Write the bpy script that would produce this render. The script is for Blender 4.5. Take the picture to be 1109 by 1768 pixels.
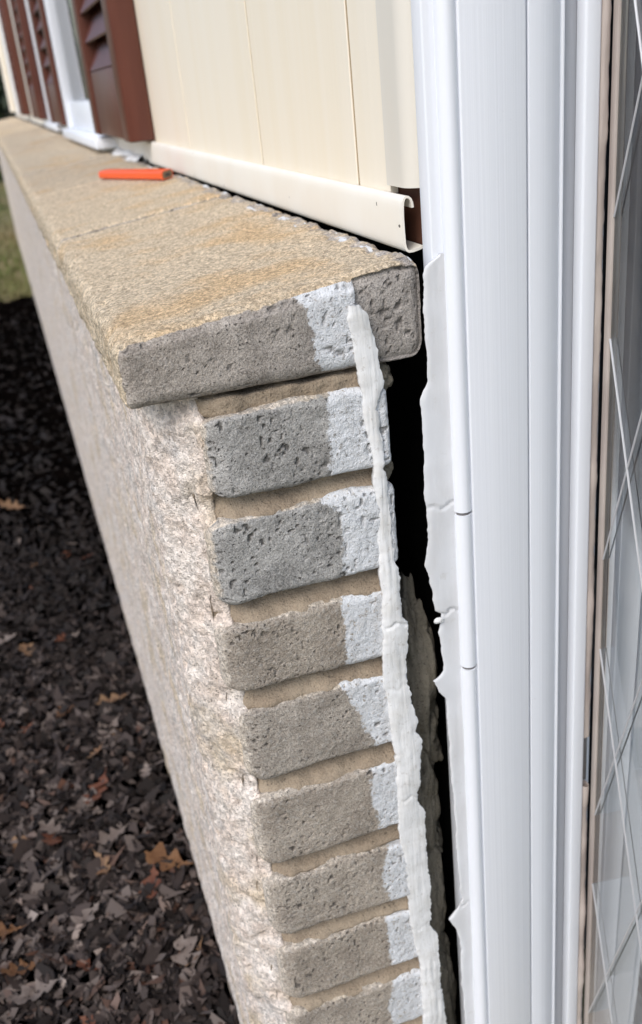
import bpy, bmesh, math, random
import numpy as np
from mathutils import Matrix, Vector

for o in list(bpy.data.objects):
    bpy.data.objects.remove(o)
scene = bpy.context.scene
COL = scene.collection
random.seed(7)
RNG = np.random.default_rng(7)
H = 0.86            # camera height above the ground; all z values below are given relative to the camera

# ---------------------------------------------------------------- camera
cam_d = bpy.data.cameras.new('camera')
cam = bpy.data.objects.new('camera', cam_d)
COL.objects.link(cam)
Rm = ((0.94523177, -0.21421998, 0.24626552),
      (-0.31214956, -0.37277912, 0.87384117),
      (-0.09539159, -0.9028541, -0.41923134))      # world <- camera (x right, y down, z forward)
M = Matrix([[r[0], -r[1], -r[2]] for r in Rm]).to_4x4()
M.translation = (0, 0, H)
cam.matrix_world = M
cam_d.sensor_fit = 'VERTICAL'
cam_d.sensor_height = 36.0
cam_d.sensor_width = 36.0
cam_d.lens = 36.0 * 1650.3 / 1768.0
cam_d.clip_start = 0.02
cam_d.clip_end = 500
cam_d.dof.use_dof = True
cam_d.dof.focus_distance = 0.54
cam_d.dof.aperture_fstop = 10.0
scene.camera = cam

# ---------------------------------------------------------------- light
SUN_DIR = Vector((-0.66, -0.62, 0.90)).normalized()      # towards the sun
el = math.asin(SUN_DIR.z)
az = math.atan2(SUN_DIR.x, SUN_DIR.y)
world = bpy.data.worlds.new('World')
scene.world = world
world.use_nodes = True
nt = world.node_tree
bg = nt.nodes['Background']
sky = nt.nodes.new('ShaderNodeTexSky')
sky.sky_type = 'NISHITA'
sky.sun_disc = False
sky.sun_elevation = el
sky.sun_rotation = az
sky.air_density = 1.0
sky.dust_density = 1.5
sky.ozone_density = 1.0
nt.links.new(sky.outputs[0], bg.inputs[0])
bg.inputs[1].default_value = 0.12
sun_d = bpy.data.lights.new('sun', 'SUN')
sun_d.energy = 1.5
sun_d.angle = math.radians(35)
sun_d.color = (1.0, 0.955, 0.90)
sun = bpy.data.objects.new('sun', sun_d)
COL.objects.link(sun)
sun.rotation_euler = SUN_DIR.to_track_quat('Z', 'Y').to_euler()
sun.location = (-3, -3, 6)
scene.view_settings.view_transform = 'Standard'
scene.view_settings.look = 'None'
scene.view_settings.exposure = 0.64
scene.view_settings.gamma = 1.0
scene.view_settings.use_curve_mapping = False
scene.render.engine = 'CYCLES'

# ---------------------------------------------------------------- noise (numpy)
def _hash(i, j, k, seed):
    h = (i.astype(np.int64) * 374761393 + j.astype(np.int64) * 668265263 + k.astype(np.int64) * 2147483647 + seed * 144665) & 0xFFFFFFFF
    h = ((h ^ (h >> 13)) * 1274126177) & 0xFFFFFFFF
    h = ((h ^ (h >> 16)) * 2246822519) & 0xFFFFFFFF
    return ((h ^ (h >> 15)) & 0xFFFFFF) / float(0x7FFFFF) - 1.0
def vnoise(p, seed=0):
    f0 = np.floor(p); f = p - f0; f = f * f * (3 - 2 * f)
    i, j, k = f0[:, 0], f0[:, 1], f0[:, 2]
    out = 0
    for a in (0, 1):
        for b in (0, 1):
            for c in (0, 1):
                w = (f[:, 0] if a else 1 - f[:, 0]) * (f[:, 1] if b else 1 - f[:, 1]) * (f[:, 2] if c else 1 - f[:, 2])
                out = out + w * _hash(i + a, j + b, k + c, seed)
    return out
def fbm(p, octs=3, seed=0):
    s = 0; a = 1.0; t = 0
    for o in range(octs):
        s = s + a * vnoise(p * (2.03 ** o) + 17.3 * o, seed + o); t += a; a *= 0.5
    return s / t * 1.5
def sstep(a, b, x):
    t = np.clip((x - a) / (b - a), 0, 1); return t * t * (3 - 2 * t)

# ---------------------------------------------------------------- object helpers
def link_mesh(name, verts, faces, mat, parent=None, smooth=False, attrs=None, origin=None):
    """verts: world coordinates with z relative to the camera"""
    v = np.asarray(verts, dtype=np.float64).copy()
    v[:, 2] += H
    if origin is None:
        org = np.array([(v[:, 0].min() + v[:, 0].max()) / 2, (v[:, 1].min() + v[:, 1].max()) / 2, v[:, 2].min()])
    else:
        org = np.array(origin, float)
    v -= org
    me = bpy.data.meshes.new(name)
    if isinstance(faces, np.ndarray):
        n = len(faces); q = faces.shape[1]
        me.vertices.add(len(v)); me.vertices.foreach_set('co', v.ravel())
        me.loops.add(n * q); me.loops.foreach_set('vertex_index', faces.ravel().astype(np.int32))
        me.polygons.add(n)
        me.polygons.foreach_set('loop_start', np.arange(0, n * q, q, dtype=np.int32))
        me.polygons.foreach_set('loop_total', np.full(n, q, dtype=np.int32))
        me.update(calc_edges=True)
        me.validate()
    else:
        me.from_pydata([tuple(x) for x in v], [], faces)
    if attrs:
        for k, val in attrs.items():
            a = me.attributes.new(k, 'FLOAT', 'POINT')
            a.data.foreach_set('value', np.asarray(val, dtype=np.float32))
    if smooth:
        me.polygons.foreach_set('use_smooth', np.ones(len(me.polygons), dtype=bool))
    me.materials.append(mat)
    o = bpy.data.objects.new(name, me)
    COL.objects.link(o)
    if parent is not None:
        base = Vector((0, 0, 0)); q = parent
        while q is not None:
            base += q.location; q = q.parent
        o.parent = parent
        o.location = Vector(org) - base
    else:
        o.location = Vector(org)
    return o
def tag(o, label=None, cat=None, group=None, kind=None):
    if label: o['label'] = label
    if cat: o['category'] = cat
    if group: o['group'] = group
    if kind: o['kind'] = kind
    return o
def thing(name, label, cat, loc, group=None):
    o = bpy.data.objects.new(name, None)
    COL.objects.link(o)
    o.location = (loc[0], loc[1], loc[2] + H)
    o.empty_display_size = 0.05
    return tag(o, label, cat, group)

def rough_box(xs, ys, zs, r):
    """surface grid of a box with rounded edges -> verts, normals, quads"""
    xs, ys, zs = map(lambda a: np.asarray(a, float), (xs, ys, zs))
    nx, ny, nz = len(xs), len(ys), len(zs)
    quads = []
    def grid(ii, jj, kk, flip):
        key = (ii * ny + jj) * nz + kk
        q = np.stack([key[:-1, :-1], key[1:, :-1], key[1:, 1:], key[:-1, 1:]], -1).reshape(-1, 4)
        quads.append(q[:, ::-1] if flip else q)
    I, J, K = np.arange(nx), np.arange(ny), np.arange(nz)
    a, b = np.meshgrid(I, J, indexing='ij')
    grid(a, b, np.zeros_like(a), True); grid(a, b, np.full_like(a, nz - 1), False)
    a, b = np.meshgrid(I, K, indexing='ij')
    grid(a, np.zeros_like(a), b, False); grid(a, np.full_like(a, ny - 1), b, True)
    a, b = np.meshgrid(J, K, indexing='ij')
    grid(np.zeros_like(a), a, b, True); grid(np.full_like(a, nx - 1), a, b, False)
    q = np.concatenate(quads)
    keys, inv = np.unique(q.ravel(), return_inverse=True)
    q = inv.reshape(-1, 4)
    kz = keys % nz; ky = (keys // nz) % ny; kx = keys // (nz * ny)
    p = np.stack([xs[kx], ys[ky], zs[kz]], -1)
    lo = np.array([xs[0], ys[0], zs[0]]) + r; hi = np.array([xs[-1], ys[-1], zs[-1]]) - r
    c = np.clip(p, lo, hi); d = p - c
    n = d / np.maximum(np.linalg.norm(d, axis=1), 1e-9)[:, None]
    return c + n * r, n, q
def lin(a, b, step):
    return np.linspace(a, b, max(2, int(round((b - a) / step)) + 1))
def grow(a, b, s0, s1, g=1.08):
    out = [a]; s = s0
    while out[-1] + s < b:
        out.append(out[-1] + s); s = min(s * g, s1)
    out[-1] = b if b - out[-1] < s * .5 else out[-1]
    if out[-1] != b: out.append(b)
    return np.array(out)
def bevel_box(x0, x1, y0, y1, z0, z1, r=0.001):
    return rough_box([x0, x0 + r, x1 - r, x1], [y0, y0 + r, y1 - r, y1], [z0, z0 + r, z1 - r, z1], r * .999)
def box_part(name, x0, x1, y0, y1, z0, z1, mat, parent, r=0.001):
    v, n, q = bevel_box(x0, x1, y0, y1, z0, z1, r)
    return link_mesh(name, v, q, mat, parent)
def extrude_z(name, prof, z0, z1, mat, parent, closed=True, smooth=False, nz=2):
    """closed XY profile swept along z"""
    prof = np.asarray(prof, float); n = len(prof)
    zz = np.linspace(z0, z1, nz)
    v = np.concatenate([np.column_stack([prof, np.full(n, z)]) for z in zz])
    f = []
    for k in range(nz - 1):
        for i in range(n):
            j = (i + 1) % n
            f.append((k * n + i, k * n + j, (k + 1) * n + j, (k + 1) * n + i))
    f.append(tuple(range(n))[::-1]); f.append(tuple(range((nz - 1) * n, nz * n)))
    o = link_mesh(name, v, f, mat, parent)
    if smooth:
        o.data.polygons.foreach_set('use_smooth', np.ones(len(o.data.polygons), dtype=bool))
        o.data.set_sharp_from_angle(angle=math.radians(28))
    return o
def ribbon(path, t):
    """thicken an open 2D path to the left by t -> closed outline"""
    p = np.asarray(path, float)
    d = np.gradient(p, axis=0); d /= np.linalg.norm(d, axis=1)[:, None]
    n = np.column_stack([-d[:, 1], d[:, 0]])
    return np.concatenate([p, (p + n * t)[::-1]])
def extrude_y(name, prof, y0, y1, mat, parent, smooth=True, ys=None):
    """closed XZ profile swept along y"""
    prof = np.asarray(prof, float); n = len(prof)
    ys = [y0, y1] if ys is None else ys
    v = np.concatenate([np.column_stack([prof[:, 0], np.full(n, y), prof[:, 1]]) for y in ys])
    f = []
    for k in range(len(ys) - 1):
        for i in range(n):
            j = (i + 1) % n
            f.append((k * n + i, (k + 1) * n + i, (k + 1) * n + j, k * n + j))
    f.append(tuple(range(n))); f.append(tuple(range((len(ys) - 1) * n, len(ys) * n))[::-1])
    o = link_mesh(name, v, f, mat, parent)
    if smooth:
        o.data.polygons.foreach_set('use_smooth', np.ones(len(o.data.polygons), dtype=bool))
        o.data.set_sharp_from_angle(angle=math.radians(40))
    return o

# ---------------------------------------------------------------- material helpers
class NT:
    def __init__(s, name):
        s.m = bpy.data.materials.new(name); s.m.use_nodes = True
        s.t = s.m.node_tree; s.b = s.t.nodes['Principled BSDF']
        s._co = None
    def n(s, typ, **kw):
        x = s.t.nodes.new(typ)
        for k, v in kw.items(): setattr(x, k, v)
        return x
    def l(s, a, b): s.t.links.new(a, b)
    def put(s, sock, v):
        if hasattr(v, 'is_output'): s.l(v, sock)
        elif isinstance(v, tuple) and len(v) == 3: sock.default_value = (*v, 1)
        else: sock.default_value = v
    def pos(s, scale=(1, 1, 1)):
        if s._co is None:
            s._co = s.n('ShaderNodeNewGeometry').outputs['Position']
        if scale == (1, 1, 1): return s._co
        m = s.n('ShaderNodeMapping'); s.l(s._co, m.inputs[0]); m.inputs['Scale'].default_value = scale
        return m.outputs[0]
    def objco(s, scale=(1, 1, 1)):
        c = s.n('ShaderNodeTexCoord').outputs['Object']
        m = s.n('ShaderNodeMapping'); s.l(c, m.inputs[0]); m.inputs['Scale'].default_value = scale
        return m.outputs[0]
    def noise(s, scale, detail=3, rough=0.55, co=None, out=0):
        x = s.n('ShaderNodeTexNoise'); s.l(co if co is not None else s.pos(), x.inputs['Vector'])
        x.inputs['Scale'].default_value = scale; x.inputs['Detail'].default_value = detail; x.inputs['Roughness'].default_value = rough
        return x.outputs[out]
    def voro(s, scale, co=None, out='Distance'):
        x = s.n('ShaderNodeTexVoronoi'); s.l(co if co is not None else s.pos(), x.inputs['Vector'])
        x.inputs['Scale'].default_value = scale
        return x.outputs[out]
    def ramp(s, v, a, b):
        x = s.n('ShaderNodeMapRange', interpolation_type='SMOOTHSTEP'); s.put(x.inputs[0], v)
        x.inputs[1].default_value = a; x.inputs[2].default_value = b
        return x.outputs[0]
    def math(s, op, a, b=0.0):
        x = s.n('ShaderNodeMath', operation=op); s.put(x.inputs[0], a); s.put(x.inputs[1], b)
        return x.outputs[0]
    def mix(s, f, a, b, blend='MIX'):
        x = s.n('ShaderNodeMix', data_type='RGBA', blend_type=blend)
        s.put(x.inputs[0], f); s.put(x.inputs[6], a); s.put(x.inputs[7], b)
        return x.outputs[2]
    def attr(s, name):
        return s.n('ShaderNodeAttribute', attribute_name=name).outputs['Fac']
    def rnd(s): return s.n('ShaderNodeObjectInfo').outputs['Random']
    def bump(s, h, dist, strength=1.0, prev=None):
        x = s.n('ShaderNodeBump'); x.inputs['Strength'].default_value = strength; x.inputs['Distance'].default_value = dist
        s.l(h, x.inputs['Height'])
        if prev is not None: s.l(prev, x.inputs['Normal'])
        return x.outputs[0]
    def done(s, col, rough=0.9, normal=None, spec=0.3):
        s.put(s.b.inputs['Base Color'], col); s.put(s.b.inputs['Roughness'], rough)
        s.b.inputs['Specular IOR Level'].default_value = spec
        if normal is not None: s.l(normal, s.b.inputs['Normal'])
        return s.m

def mat_concrete(name, grey_a, grey_b, cream_a, cream_b, orange, paintcol=(.80, .82, .85)):
    """cut concrete masonry: grey inside, cream weathered skin (attr 'weather'), smears of white paint (attr 'paint', millimetres)"""
    t = NT(name)
    big = t.noise(38, 4, .65); mid = t.noise(330, 4, .7); fine = t.noise(1000, 3, .7)
    speck = t.noise(620, 2, .6)
    tone = t.attr('tone')
    g = t.mix(t.ramp(big, .32, .68), tuple(x * .86 for x in grey_a), tuple(x * 1.06 for x in grey_b))
    g = t.mix(t.attr('warm'), g, t.mix(t.ramp(big, .35, .65), (.35, .295, .24), (.455, .39, .32)))
    g = t.mix(t.math('MULTIPLY', t.ramp(mid, .45, .75), .35), g, tuple(min(1, c * 1.45) for c in grey_b))
    c = t.mix(t.ramp(mid, .3, .7), cream_a, cream_b)
    c = t.mix(t.math('MULTIPLY', t.ramp(t.noise(14, 3), .50, .72), .65), c, orange)
    gr = t.math('ADD', t.math('MULTIPLY', t.voro(480, out='Color'), .6), t.math('MULTIPLY', t.voro(950, out='Color'), .4))
    c = t.mix(1.0, c, t.math('ADD', .66, t.math('MULTIPLY', t.ramp(gr, .22, .78), .62)), 'MULTIPLY')
    c = t.mix(t.math('MULTIPLY', t.ramp(fine, .56, .70), .5), c, tuple(x * .45 for x in cream_a))
    w = t.math('ADD', t.attr('weather'), t.math('MULTIPLY', t.math('SUBTRACT', t.noise(170, 3), .5), 1.3))
    w = t.ramp(w, .30, .70)
    col = t.mix(w, g, c)
    col = t.mix(1.0, col, t.math('ADD', .62, t.math('MULTIPLY', t.ramp(fine, .30, .70), .74)), 'MULTIPLY')
    col = t.mix(1.0, col, t.math('ADD', .86, t.math('MULTIPLY', tone, .28)), 'MULTIPLY')
    # pits: small dark holes, fewer on the weathered skin
    pit = t.ramp(t.math('ADD', speck, t.math('MULTIPLY', t.math('SUBTRACT', t.noise(28, 2), .5), .10)), .655, .70)
    pit2 = t.ramp(t.noise(300, 2), .70, .74)
    pit = t.math('MAXIMUM', pit, pit2)
    pit = t.math('MAXIMUM', pit, t.attr('pit'))
    col = t.mix(t.math('MULTIPLY', pit, t.math('SUBTRACT', .78, t.math('MULTIPLY', w, .45))), col, (.055, .050, .046))
    # paint
    pd = t.math('ADD', t.attr('paint'), t.math('MULTIPLY', t.math('SUBTRACT', t.noise(210, 5, .72), .5), 15.0))
    pm = t.math('MULTIPLY', t.ramp(pd, -.7, 1.2), t.math('ADD', .80, t.math('MULTIPLY', t.ramp(t.noise(110, 4, .7), .38, .58), .20)))
    hole = t.math('MAXIMUM', t.ramp(t.noise(360, 3, .6), .60, .66), t.math('MULTIPLY', t.attr('pit'), .9))
    edge = t.ramp(pd, 14, 2)
    hole = t.math('MULTIPLY', hole, t.math('ADD', .75, t.math('MULTIPLY', edge, .25)))
    pm = t.math('MULTIPLY', pm, t.math('SUBTRACT', 1.0, hole))
    col = t.mix(pm, col, t.mix(t.ramp(mid, .3, .7), paintcol, tuple(x * .88 for x in paintcol)))
    hgt = t.math('ADD', t.math('MULTIPLY', fine, .5), t.math('SUBTRACT', t.math('MULTIPLY', mid, .9), t.math('MULTIPLY', pit, .8)))
    nrm = t.bump(hgt, .0018, 1.0)
    rough = t.math('SUBTRACT', .95, t.math('MULTIPLY', pm, .35))
    return t.done(col, rough, nrm, .25)
M_BRICK = mat_concrete('concrete_brick', (.335, .325, .31), (.43, .418, .40), (.54, .47, .39), (.68, .61, .53), (.56, .45, .30))
M_SILL = mat_concrete('sill_concrete', (.33, .30, .275), (.42, .385, .355), (.545, .44, .31), (.68, .57, .425), (.62, .42, .22))

def mat_mortar(name, a, b, dark, grain=900, amp=.0016, bigs=30):
    t = NT(name)
    big = t.noise(bigs, 4); mid = t.noise(grain * .3, 3); fine = t.noise(grain, 2)
    col = t.mix(t.ramp(big, .35, .68), a, b)
    col = t.mix(t.math('MULTIPLY', t.ramp(mid, .5, .75), .5), col, dark)
    col = t.mix(t.math('MULTIPLY', t.ramp(fine, .3, .7), .4), col, tuple(min(1, x * 1.35) for x in b))
    col = t.mix(t.math('MULTIPLY', t.ramp(t.noise(grain * .55, 2), .64, .70), .6), col, tuple(x * .35 for x in dark))
    return t.done(col, .96, t.bump(t.math('ADD', mid, t.math('MULTIPLY', fine, .6)), amp, .9), .2)
M_MORTAR = mat_mortar('sandy_mortar', (.24, .187, .135), (.345, .28, .208), (.17, .13, .092))
M_RUBBLE = mat_mortar('dusty_mortar', (.17, .15, .115), (.24, .215, .17), (.11, .095, .07))
M_JOINT = mat_mortar('weathered_joint', (.28, .23, .155), (.36, .30, .21), (.24, .19, .13))

t = NT('weathered_render')
a1 = t.noise(60, 4); a2 = t.noise(320, 3); a3 = t.noise(1000, 2); a4 = t.noise(16, 3)
g1 = t.math('ADD', t.math('MULTIPLY', t.voro(360, out='Color'), .6), t.math('MULTIPLY', t.voro(800, out='Color'), .4))
col = t.mix(t.ramp(a1, .35, .65), (.76, .645, .56), (.84, .76, .69))
col = t.mix(t.math('MULTIPLY', t.ramp(a4, .50, .66), .65), col, (.66, .53, .36))
col = t.mix(t.math('MULTIPLY', t.ramp(t.noise(24, 4), .56, .68), .5), col, (.52, .51, .50))
col = t.mix(1.0, col, t.math('ADD', .68, t.math('MULTIPLY', t.ramp(g1, .22, .78), .55)), 'MULTIPLY')
col = t.mix(t.math('MULTIPLY', t.ramp(a2, .60, .74), .4), col, (.46, .39, .33))
col = t.mix(t.math('MULTIPLY', t.ramp(t.noise(520, 2), .64, .69), .75), col, (.14, .12, .10))
M_RENDER = t.done(col, .95, t.bump(t.math('ADD', t.math('ADD', a2, g1), t.math('MULTIPLY', a3, .6)), .0022, .9), .2)

t = NT('old_caulk')
a1 = t.noise(70, 4); a2 = t.noise(420, 3, co=t.pos((1, 1, .12)))
col = t.mix(t.ramp(a1, .4, .7), (.76, .765, .77), (.68, .675, .66))
col = t.mix(t.math('MULTIPLY', t.ramp(a2, .55, .75), .35), col, (.54, .53, .50))
col = t.mix(t.math('MULTIPLY', t.ramp(t.noise(260, 4, .7), .57, .70), .5), col, (.40, .37, .33))
M_CAULK = t.done(col, .75, t.bump(a2, .0006, .8, t.bump(a1, .0012, .6)), .4)

t = NT('skin_caulk')
q1 = t.noise(40, 4, co=t.pos((1, 1, .5))); q2 = t.noise(350, 3, co=t.pos((1, 1, .2)))
col = t.mix(t.ramp(q1, .35, .7), (.72, .735, .765), (.66, .665, .68))
col = t.mix(t.math('MULTIPLY', t.ramp(t.noise(120, 4, .7), .6, .72), .3), col, (.50, .48, .44))
M_SKIN = t.done(col, .6, t.bump(q2, .0003, .6), .35)

t = NT('white_vinyl')
a1 = t.noise(30, 2, co=t.pos((14, 14, .03))); a2 = t.noise(9, 3, co=t.pos((1, 1, .4)))
col = t.mix(t.ramp(a1, .3, .7), (.80, .825, .88), (.815, .84, .89))
col = t.mix(t.math('MULTIPLY', t.ramp(a2, .5, .8), .15), col, (.74, .74, .74))
col = t.mix(t.math('MULTIPLY', t.ramp(t.noise(55, 4, .7), .69, .78), .35), col, (.42, .41, .40))
M_WHITE = t.done(col, .42, t.bump(a1, .0004, .5), .45)
t = NT('jamb_shade_grey'); M_JAMBSHADE = t.done(t.mix(t.ramp(t.noise(40, 3, co=t.pos((1, 1, .05))), .3, .7), (.40, .415, .45), (.46, .475, .51)), .5)  # shade of the recessed jamb strip painted in as a grey base
t = NT('joint_ring'); M_RING = t.done((.17, .16, .16), .7)

t = NT('cream_siding')
gA = t.noise(40, 4, .6, co=t.pos((1, 1, .02))); gB = t.noise(7, 3, co=t.pos((1, 1, .06)))
gC = t.noise(130, 3, .6, co=t.pos((1, 1, .015)))
col = t.mix(t.ramp(gA, .35, .7), (.86, .785, .655), (.845, .76, .61))
col = t.mix(t.math('MULTIPLY', t.ramp(gB, .45, .75), .6), col, (.87, .81, .70))
col = t.mix(t.math('MULTIPLY', t.ramp(gC, .64, .76), .22), col, (.66, .52, .33))
M_SIDING = t.done(col, .5, t.bump(gC, .0004, .7), .35)
t = NT('cream_vinyl')
vA = t.noise(18, 3)
col = t.mix(t.ramp(vA, .35, .7), (.86, .82, .74), (.84, .785, .69))
col = t.mix(t.ramp(t.noise(160, 1), .79, .80), col, (.08, .07, .06))
M_CREAM = t.done(col, .45, None, .4)
t = NT('seam_shade_tan'); M_SEAMSHADE = t.done(t.mix(t.noise(30, 3), (.42, .31, .19), (.50, .38, .24)), .7)  # tan colour stands in for shadow in the grooves between boards
t = NT('cream_post'); M_CREAMPOST = t.done(t.mix(t.ramp(t.noise(14, 3, co=t.pos((1, 1, .1))), .35, .7), (.72, .685, .615), (.68, .635, .55)), .5, None, .35)
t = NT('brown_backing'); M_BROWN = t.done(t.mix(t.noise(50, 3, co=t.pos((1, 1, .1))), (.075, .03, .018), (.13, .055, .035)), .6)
t = NT('gap_shade_black'); M_GAPSHADE = t.done(t.mix(t.noise(60, 3), (.006, .006, .006), (.012, .011, .010)), .95, None, .1)  # near-black colour painted in for the shade inside the wall gap
t = NT('shutter_brown')
s1 = t.noise(60, 3, co=t.pos((1, 1, .15)))
M_SHUT = t.done(t.mix(t.ramp(s1, .3, .7), (.098, .027, .017), (.118, .036, .023)), .42, t.bump(s1, .0004, .4), .5)
t = NT('pencil_orange')
M_PENCIL = t.done(t.mix(t.ramp(t.noise(200, 3), .4, .7), (.88, .115, .018), (.82, .095, .015)), .38, None, .5)
t = NT('pencil_wood'); M_PWOOD = t.done(t.mix(t.noise(500, 2), (.20, .13, .08), (.13, .09, .06)), .8)
t = NT('pencil_lead'); M_LEAD = t.done((.035, .035, .038), .5)
t = NT('lead_came'); M_CAME = t.done(t.mix(t.noise(90, 3), (.50, .50, .52), (.62, .62, .64)), .4, None, .5); t.b.inputs['Metallic'].default_value = .35
t = NT('weatherstrip')
w1 = t.noise(60, 4, co=t.pos((1, 1, .25)))
M_STRIP = t.done(t.mix(t.ramp(w1, .35, .65), (.50, .44, .40), (.40, .34, .31)), .7, t.bump(w1, .001, .6))
t = NT('hinge_steel'); M_STEEL = t.done((.20, .20, .205), .45); t.b.inputs['Metallic'].default_value = .7
t = NT('slate_door_paint'); M_SLATE = t.done(t.mix(t.noise(8, 3), (.024, .024, .029), (.038, .038, .043)), .5)
t = NT('door_glass')          # thin single pane: clear transmission plus fresnel reflection
fr = t.n('ShaderNodeFresnel'); fr.inputs['IOR'].default_value = 1.25
tr = t.n('ShaderNodeBsdfTransparent'); tr.inputs[0].default_value = (.93, .95, .955, 1)
gl = t.n('ShaderNodeBsdfGlossy'); gl.inputs['Roughness'].default_value = .03
mx = t.n('ShaderNodeMixShader'); t.l(fr.outputs[0], mx.inputs[0]); t.l(tr.outputs[0], mx.inputs[1]); t.l(gl.outputs[0], mx.inputs[2])
t.l(mx.outputs[0], t.n('ShaderNodeOutputMaterial').inputs[0]); M_GLASS = t.m
for nd_ in list(t.t.nodes):
    if nd_.type == 'OUTPUT_MATERIAL' and not (nd_.inputs[0].links and nd_.inputs[0].links[0].from_node == mx): t.t.nodes.remove(nd_)
t.t.nodes.remove(t.b)
t = NT('window_glass'); M_WGLASS = t.done((.06, .07, .08), .08, None, .6)

t = NT('dark_mulch')
m1 = t.noise(25, 4); m2 = t.noise(140, 3)
col = t.mix(t.ramp(m1, .35, .65), (.0016, .0013, .0012), (.004, .003, .0026))
M_SOIL = t.done(t.mix(t.ramp(m2, .55, .8), col, (.008, .006, .005)), 1.0, t.bump(m2, .01, 1), .0)
def mat_leaf(name, a, b):
    t = NT(name)
    v = t.noise(70, 3)
    return t.done(t.mix(t.ramp(v, .35, .65), a, b), .65, t.bump(v, .002, .6), .3)
M_LEAF = [mat_leaf('leaf_tan', (.16, .085, .045), (.20, .12, .065)), mat_leaf('leaf_orange', (.12, .055, .024), (.17, .085, .038)),
          mat_leaf('leaf_grey', (.13, .10, .085), (.18, .145, .125)), mat_leaf('leaf_rust', (.10, .035, .02), (.14, .055, .03))]
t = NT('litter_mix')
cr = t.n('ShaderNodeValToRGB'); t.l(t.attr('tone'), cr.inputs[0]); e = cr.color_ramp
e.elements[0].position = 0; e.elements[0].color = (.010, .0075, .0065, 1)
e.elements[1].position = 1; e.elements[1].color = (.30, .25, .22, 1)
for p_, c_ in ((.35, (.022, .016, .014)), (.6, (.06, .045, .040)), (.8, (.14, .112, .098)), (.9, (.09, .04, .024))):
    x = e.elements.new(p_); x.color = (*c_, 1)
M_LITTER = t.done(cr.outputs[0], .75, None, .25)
t = NT('lawn_soil')
l1 = t.noise(1.5, 4); l2 = t.noise(18, 4)
M_LAWN = t.done(t.mix(t.ramp(l2, .35, .65), t.mix(t.ramp(l1, .4, .6), (.20, .17, .085), (.13, .135, .05)), (.25, .20, .12)), 1.0, None, .1)
t = NT('grass_blade')
cr = t.n('ShaderNodeValToRGB'); t.l(t.attr('tone'), cr.inputs[0]); e = cr.color_ramp
e.elements[0].color = (.10, .125, .035, 1); e.elements[1].color = (.29, .23, .12, 1)
x = e.elements.new(.5); x.color = (.17, .17, .065, 1)
M_GRASS = t.done(cr.outputs[0], .7, None, .2)
t = NT('shrub_leaf')
M_SHRUB = t.done(t.mix(t.noise(9, 2), (.012, .022, .010), (.03, .045, .02)), .6, None, .3)
t = NT('bark'); M_BARK = t.done(t.mix(t.noise(30, 3), (.05, .04, .03), (.09, .07, .055)), .9)

# ---------------------------------------------------------------- ground
g = link_mesh('ground', [(-150, -150, -H), (150, -150, -H), (150, 150, -H), (-150, 150, -H)], [(0, 1, 2, 3)], M_LAWN)
tag(g, 'patchy dry lawn beyond the dark leaf bed', 'lawn', kind='structure')
BED_Y = 4.78
bx = np.concatenate([lin(-2.2, -.5, .06), lin(-.47, .07, .02)]); by = np.concatenate([lin(-.6, .8, .07), lin(.83, 4, .025), lin(4.06, BED_Y, .04)])
X, Y = np.meshgrid(bx, by, indexing='ij')
P = np.column_stack([X.ravel(), Y.ravel(), np.zeros(X.size)])
edge = np.minimum(1, np.minimum((P[:, 0] + 2.2) / .15, (BED_Y - P[:, 1]) / .08)).clip(0, 1)
P[:, 2] = -H - .004 + edge * (.03 + .012 * fbm(P * 14, 3, 3))
idx = np.arange(X.size).reshape(X.shape)
Q = np.stack([idx[:-1, :-1], idx[1:, :-1], idx[1:, 1:], idx[:-1, 1:]], -1).reshape(-1, 4)
bed = link_mesh('mulch_bed', P, Q, M_SOIL, smooth=True)
tag(bed, 'dark mulch bed at the foot of the brick wall', 'mulch bed', kind='structure')

# ---------------------------------------------------------------- brick wall with sill
WALL = thing('brick_wall', 'grey concrete brick wall with cream ledge on top, pulling away from the white door frame', 'brick wall', (.13, .60, -H))
Y0 = .490                                         # plane of the cut end faces
FRONT = .0475
WALL_END = 7.25
BOT = [-.2150, -.2830, -.3470, -.4165, -.4900, -.5570, -.6240]
while BOT[-1] > -.78: BOT.append(BOT[-1] - .0675)
TOPS = [-.1650] + [b - .0135 + random.uniform(-.0015, .0015) for b in BOT[:-1]]
PAINT = {0: [(.1523, -.1635), (.1481, -.1712), (.1478, -.185), (.1465, -.206)],
         1: [(.1405, -.2304), (.1488, -.238), (.1491, -.2553), (.1488, -.279)],
         2: [(.1453, -.2964), (.1451, -.3067), (.1455, -.3238), (.1447, -.3453)],
         3: [(.1376, -.3587), (.1428, -.3671), (.1494, -.383), (.1523, -.3981), (.1594, -.4125)],
         4: [(.1533, -.4374), (.1513, -.4518), (.1551, -.4687), (.1564, -.4797)],
         5: [(.1664, -.4942), (.1584, -.5128), (.1546, -.5335), (.158, -.5492)],
         6: [(.1553, -.5743), (.155, -.5921), (.1556, -.6169)],
         7: [(.156, -.6456), (.1498, -.6653), (.153, -.69)]}
LEFT = [.0750, .0695, .0665, .0715, .0700, .0705, .0715, .0715]
WARM = [.05, .0, .9, .75, .9, .9, .95, .9]
TONE = [.55, .50, .42, .40, .50, .48, .50, .50]
def interp_z(pts, z):
    a = np.array(sorted(pts, key=lambda p: p[1]))
    return np.interp(z, a[:, 1], a[:, 0])
def rough_concrete(v, n, seed, amp=1.0):
    d = .0006 * fbm(v / .022, 2, seed) + .00028 * fbm(v / .0035, 2, seed + 9)
    pit = sstep(.50, .68, vnoise(v / .0024, seed + 21)) * sstep(-.35, .3, vnoise(v / .016, seed + 5))
    return v + n * ((d - .0008 * pit) * amp)[:, None], pit
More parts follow.
